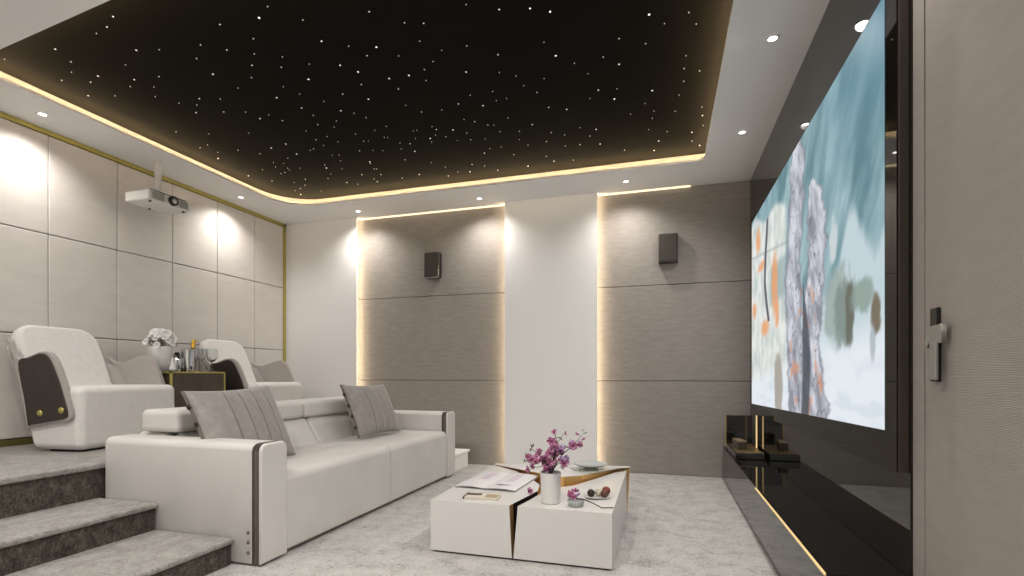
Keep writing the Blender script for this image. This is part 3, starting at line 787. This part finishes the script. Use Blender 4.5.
# fallen blossom twig lying over a small glass bowl
gbp = at_y(572, 503, 2.70)
gb = thing('small_glass_bowl', 'small low pale glass bowl beside the white vase', 'bowl', (-.455, 2.705, Z1))
b = B(); lathe(b, [(.030, 0), (.040, .003), (.046, .022), (.0445, .034), (.0425, .034), (.043, .022), (.036, .007), (0, .006)], 32); obj('bowl_body', b, frost, gb)
tw = thing('blossom_twig', 'fallen dark twig with pink blossom lying across small glass bowl', 'twig', (-.40, 2.70, Z1 + .001))
b = B(); tube(b, [(-.100, .0, .052), (-.065, -.005, .041), (-.01, -.01, .040), (.04, .01, .018), (.085, -.022, .006), (.145, .0, .005)], [.003, .0035, .0032, .003, .003, .0032], 6); obj('twig_stem', b, bark, tw)
for x, y, z, r in ((-.082, .0, .060, .024), (-.060, .015, .072, .026), (-.040, -.008, .058, .022), (-.065, -.02, .050, .020)):
    o = obj('blossom', flower_bm(r, 5, rb, .4, 2), petal if rb.random() < .6 else petal_lilac, tw, wn=False); o.location = (x, y, z); o.rotation_euler = (rb.uniform(.2, 1.2), rb.uniform(-.5, .5), rb.uniform(0, 6))
    b = B(); ball(b, (0, 0, r * .16), r * .24, 1); obj('blossom_centre', b, petal_deep, o)
fb = thing('loose_blossom', 'single fallen pink blossom lying by the crack of the coffee table', 'blossom', (-.765, 2.90, Z1 + .014))
o = obj('petals', flower_bm(.024, 5, rb, .4, 2), petal, fb, wn=False); o.rotation_euler = (1.0, .2, 1)
b = B(); ball(b, (0, -.010, .006), .008, 1); obj('blossom_centre', b, petal_deep, fb)

# plate of sweets
PX, PY = -.365, 2.93
pt = thing('square_plate', 'small square white plate holding chocolate balls', 'plate', (PX, PY, Z1), math.radians(12))
b = B(); t = bmesh.new()
def sq(s, z, k=28, e=5):
    r = []
    for i in range(k):
        a = 2 * PI * i / k; c, d = math.cos(a), math.sin(a); m_ = (abs(c) ** e + abs(d) ** e) ** (-1 / e); r.append(t.verts.new((s * c * m_, s * d * m_, z)))
    return r
rg = [sq(.045, 0), sq(.052, .002), sq(.072, .011), sq(.074, .014), sq(.070, .0145), sq(.048, .006)]
for a, c in zip(rg, rg[1:]):
    for i in range(28): t.faces.new((a[i], a[(i + 1) % 28], c[(i + 1) % 28], c[i]))
t.faces.new(rg[0][::-1]); t.faces.new(rg[-1]); bmesh.ops.recalc_face_normals(t, faces=t.faces)
merge(b, t); obj('plate_body', b, porcelain, pt)
def truffle(label, x, y, z, r, m):
    b = B(); t = bmesh.new(); bmesh.ops.create_icosphere(t, subdivisions=3, radius=r)
    for v in t.verts: v.co *= 1 + .05 * noise.noise(v.co * 90 + Vector((x * 50, 0, 0)))
    merge(b, t); o = obj('chocolate_ball', b, m, None, wn=False); o.location = (x, y, z); tag(o, label, 'sweet', 'sweets on the square plate')
zt = Z1 + .0065
truffle('dark brown chocolate ball on the white plate', PX - .036, PY - .022, zt + .021, .022, choc_dark)
truffle('cream coloured sweet ball in the plate middle', PX + .004, PY + .004, zt + .022, .0225, choc_white)
truffle('milk brown chocolate ball below the red one on the plate', PX + .040, PY - .028, zt + .022, .0225, choc_brown)
truffle('dark red cocoa ball resting highest on the square plate', PX + .045, PY + .024, zt + .030, .024, choc_red)

# shallow glass dish with leaf garnish on the raised block
DX, DY = -.50, 3.60
gd = thing('glass_dish', 'wide shallow grey glass dish on the raised coffee table block', 'dish', (DX, DY, Z2))
b = B(); lathe(b, [(.040, 0), (.050, .003), (.045, .008), (.07, .012), (.10, .020), (.120, .031), (.118, .034), (.095, .025), (.05, .016), (0, .015)], 48); obj('dish_body', b, frost, gd)
tw2 = thing('leaf_garland', 'sprig of small olive-yellow leaves lying under the glass dish', 'leaves', (DX - .01, DY - .165, Z2))
b = B(); tube(b, [(-.09, .02, .005), (-.05, .0, .006), (.02, .025, .006), (.08, .06, .005)], .002, 6); obj('sprig_stem', b, leaf_m, tw2)
for i in range(14):
    x = -.085 + .012 * i; leaf((x, .012 + .45 * max(0, x) + rb.uniform(-.010, .010), .008), olive_leaf if i % 3 else leaf_m, .042, tw2, rb).rotation_euler = (rb.uniform(-.4, .4), rb.uniform(-.5, -.1), rb.uniform(0, 6))

# ------------------------------------------------------------------ big screen
TVX = .757
tv = thing('television', 'huge wall-mounted screen showing a snowy landscape', 'television', (TVX, 3.5, .667))
b = B(); box(b, .004, XM - TVX, -1.485, 1.505, 0, 1.708, .003, 2); obj('casing', b, tv_side, tv)
b = B(); box(b, -.001, .006, -1.482, 1.502, .003, 1.705, .001, 1); obj('bezel', b, bezel_m, tv)
def photo_px(x, y, z):
    k = -math.sin(TH) * x + math.cos(TH) * y; r = math.cos(TH) * x + math.sin(TH) * y
    return 512 + F_ * r / k, 375 - F_ * (z - 1) / k
def lin(c): return tuple(((v / 255 + .055) / 1.055) ** 2.4 if v / 255 > .04045 else v / 255 / 12.92 for v in c)
def mixc(a, c, t): t = max(0., min(1., t)); return tuple(p + (q - p) * t for p, q in zip(a, c))
def sst(a, c, x): t = max(0., min(1., (x - a) / (c - a))); return t * t * (3 - 2 * t)
def nz(x, y, s, o=0, d=4):
    return noise.fractal(Vector((x * s + o, y * s + o * .37, o)), 1., 2., d)
def picture(s, t):
    """snow valley below teal ice cliffs; s 0 (far edge) .. 1 (near edge), t 0 (bottom) .. 1 (top); sRGB"""
    # ice cliffs with slanting streaks
    k = nz(s * 4.5 - t * 1.2, t * 1.5, 2.2, 3); k2 = nz(s * 12 - t * 4, t * 3., 2., 9)
    c = mixc((92, 130, 140), (162, 190, 197), .48 + .85 * k + .35 * k2)
    c = mixc(c, (92, 136, 154), sst(.6, 1., s) * sst(.6, .95, t) * .75)
    c = mixc(c, (174, 204, 212), .5 * sst(.66, .72, s) * sst(.80, .74, s) * sst(.9, .4, t))
    # pale slopes rising behind
    edge = .40 + .17 * math.exp(-((s - .885) / .05) ** 2) + .10 * math.exp(-((s - 1.01) / .035) ** 2) + .05 * nz(s * 9, .3, 1.5, 21)
    c = mixc(c, (194, 211, 218), sst(edge + .02, edge - .05, t))
    # snow ground
    ground = .22 + .03 * nz(s * 5, 0, 2, 5) + .05 * sst(.5, .2, s)
    c = mixc(c, (229, 236, 242), sst(ground + .08, ground - .05, t))
    c = mixc(c, (208, 217, 227), sst(.0, .5, nz(s * 5, t * 12, 1.5, 40)) * .6 * sst(.24, .08, t))
    # pale weathered wreck at the far side, blurred, with rusty streaks
    if s < .50:
        w = sst(.49, .44, s) * sst(.12, .2, t + .08 * (.30 - s)) * sst(1.0, .96, t + .28 * s - .02 * math.sin(s * 22))
        m_ = mixc((196, 206, 203), (240, 240, 236), .5 + .8 * nz(s * 12, t * 5, 2, 60))
        m_ = mixc(m_, (150, 172, 174), sst(.66, .62, t) * sst(.44, .5, t) * .75 * sst(.25, .32, s))
        m_ = mixc(m_, (176, 186, 184), sst(.012, .0, abs(t - .80 + .25 * s)) * .8)
        for (cx, cy, rx, ry) in ((.115, .85, .035, .055), (.165, .70, .05, .022), (.34, .56, .035, .12), (.22, .38, .05, .035), (.05, .50, .03, .04), (.37, .42, .02, .06)):
            q = ((s - cx) / rx) ** 2 + ((t - cy) / ry) ** 2
            m_ = mixc(m_, (236, 160, 108), .85 * sst(2.2, .0, q + .5 * nz(s * 26, t * 12, 1.5, 70)))
        if .40 < t < .90:                              # drooping dark cable
            m_ = mixc(m_, (98, 98, 108), sst(.020, .008, abs(s - .235 - .18 * max(0, .60 - t) - .02 * math.sin(t * 8))))
        c = mixc(c, m_, w)
    # grey-green boulders at the near side, blurred
    for (cx, cy, rx, ry, col) in ((.82, .33, .075, .12, (158, 172, 168)), (.85, .31, .045, .10, (128, 142, 138)), (.876, .30, .02, .09, (104, 106, 96)), (.925, .33, .045, .045, (142, 160, 152)), (.972, .275, .017, .05, (112, 100, 82)), (.962, .20, .010, .05, (176, 186, 192)), (.80, .53, .020, .07, (206, 214, 216))):
        q = ((s - cx) / rx) ** 2 + ((t - cy) / ry) ** 2 + .6 * nz(s * 34, t * 14, 1.2, 80)
        c = mixc(c, col, .9 * sst(1.35, .45, q))
    # two frost-covered standing rocks in the middle, rusty lichen low on their flanks
    for (cx, w0, w1, tt_, seed) in ((.545, .075, .060, 1.06, 1), (.685, .070, .050, .80, 2)):
        if t < tt_:
            f = t / tt_
            cen = cx + .018 * math.sin(f * 8 + seed) + .012 * nz(f * 6, seed, 2., 90)
            hw = (w0 + (w1 - w0) * f + .018 * nz(f * 9, seed, 2.2, 95)) * math.sqrt(max(0, 1 - max(0, (f - .78) / .22) ** 2))
            d = abs(s - cen) / max(.004, hw)
            a = sst(1.15, .85, d)
            if a > 0:
                g = nz(s * 14 + f * 5, t * 4 - s * 5, 1.6, 100 + seed)
                m_ = mixc((142, 146, 158), (214, 217, 226), .58 + .9 * g + .25 * (t - .5))
                m_ = mixc(m_, (84, 84, 98), .85 * sst(.035, .0, abs(nz(s * 9 + f * 2, t * 5 - s * 6, 1.4, 130 + seed) - .08)))
                m_ = mixc(m_, (112, 110, 122), sst(.70, 1., d) * .6)
                li = nz(s * 16, t * 7, 1.5, 163 + seed)
                m_ = mixc(m_, (216, 140, 106), .65 * sst(.22, .46, li) * sst(.50, .36, t))
                c = mixc(c, m_, a)
    q = abs(s - .625 - .012 * math.sin(t * 9)) / (.030 * sst(.50, .2, t) + .001)    # dark cleft between them
    if t < .5: c = mixc(c, (74, 80, 90), .85 * sst(1.2, .6, q))
    q = ((s - .385) / .05) ** 2 + ((t - .09) / .16) ** 2 + .4 * nz(s * 18, t * 10, 1.4, 200)   # low sandy stone
    c = mixc(c, (160, 152, 140), .8 * sst(1.2, .6, q))
    return c
def screen():
    t = bmesh.new(); ny, nzv = 300, 170
    lay = t.verts.layers.float_color.new('picture')
    Y0, Y1, ZT = 4.963, 2.112, 2.362
    g = []
    for i in range(ny + 1):
        s = i / ny; y = Y0 + (Y1 - Y0) * s; zb = .743 + (.803 - .743) * s
        row = []
        for j in range(nzv + 1):
            v = j / nzv; z = zb + (ZT - zb) * v
            q = t.verts.new((-.0022, y - 3.5, z - .667)); q[lay] = (*lin(picture(s, v)), 1); row.append(q)
        g.append(row)
    for i in range(ny):
        for j in range(nzv): t.faces.new((g[i][j], g[i + 1][j], g[i + 1][j + 1], g[i][j + 1]))
    m = mat('lit_screen_picture', (0, 0, 0), .5, spec=.1)
    nt, N, L, bb = nodes(m)
    vc = N.new('ShaderNodeVertexColor'); vc.layer_name = 'picture'
    L.new(vc.outputs['Color'], bb.inputs['Emission Color']); bb.inputs['Emission Strength'].default_value = .82
    obj('lit_screen', t, m, tv, smooth=False)
screen()

# ------------------------------------------------------------------ low console under the screen
CZ, CXF = .312, .54
cs = thing('media_console', 'long low black lacquer console under the screen', 'console', (CXF, 3.6, 0))
b = B(); box(b, .004, XM - CXF, -1.60, 1.63, .0, CZ - .018); obj('console_body', b, console_black, cs, smooth=False)
b = B(); box(b, 0, XM - CXF, -1.605, 1.635, CZ - .018, CZ, .002, 2); obj('console_top', b, console_top_m, cs)
b = B(); box(b, -.006, .003, -1.600, -.2, CZ - .011, CZ - .002, .001, 1); obj('gold_edge_light', b, gold_led, cs, smooth=False)

# slim vertical gold light at the far end, display case with box
lb = thing('light_bar', 'slim vertical gold-lit bar standing on the far end of the console', 'light', (.768, 4.80, CZ))
obj('bar_light', box(B(), -.005, .005, -.007, .007, .004, .338, .002, 1), mat('warm_bar_light', (.8, .6, .3), .4, emit=(1., .68, .30), es=.6), lb, smooth=False)
obj('bar_foot', box(B(), -.014, .016, -.020, .020, 0, .006, .001, 1), gold, lb, smooth=False)
dc = thing('display_case', 'open black case with gold edge on far end of console', 'case', (.655, 4.83, CZ))
obj('case_base', box(B(), -.10, .125, -.36, .27, 0, .055, .006, 3), console_black, dc)
obj('case_lining', box(B(), -.085, .11, -.345, .20, .0545, .058, .001, 1), mat('dull_gold_lining', (.30, .22, .10), .35, .8), dc, smooth=False)
obj('case_lid', box(B(), -.10, .12, .25, .275, .05, .315, .004, 2), console_black, dc)
obj('gold_edge', box(B(), -.106, -.098, .247, .279, .03, .317, .001, 1), gold, dc, smooth=False)
sb = thing('small_wooden_box', 'small brown block-shaped box lying in the open case', 'box', (.625, 4.75, CZ + .058), math.radians(6))
obj('box_body', box(B(), -.035, .035, -.10, .10, 0, .058, .004, 2), wood_dark, sb)
obj('box_lid', box(B(), -.036, .036, -.101, .101, .058, .072, .004, 2), mat('tan_lid', (.22, .17, .11), .4), sb)

# ------------------------------------------------------------------ world, camera, view
w = bpy.data.worlds.new('world'); SC.world = w; w.use_nodes = True
w.node_tree.nodes['Background'].inputs['Color'].default_value = (1., .98, .955, 1)
w.node_tree.nodes['Background'].inputs['Strength'].default_value = .9
w.cycles.sampling_method = 'AUTOMATIC'
cam = bpy.data.cameras.new('camera'); co = bpy.data.objects.new('camera', cam); COL.objects.link(co)
cam.sensor_width = 36; cam.lens = 505 / 1024 * 36; cam.shift_y = 87 / 1024; cam.clip_start = .02
co.location = (0, 0, 1); co.rotation_euler = (PI / 2, 0, TH)
SC.camera = co
vs = SC.view_settings; vs.view_transform = 'Standard'; vs.look = 'None'; vs.exposure = .25; vs.gamma = 1.; vs.use_curve_mapping = False
SC.cycles.max_bounces = 10; SC.cycles.diffuse_bounces = 6; SC.cycles.glossy_bounces = 5; SC.cycles.transmission_bounces = 8
SC.cycles.caustics_reflective = False; SC.cycles.caustics_refractive = False
SC.cycles.sample_clamp_indirect = 4.
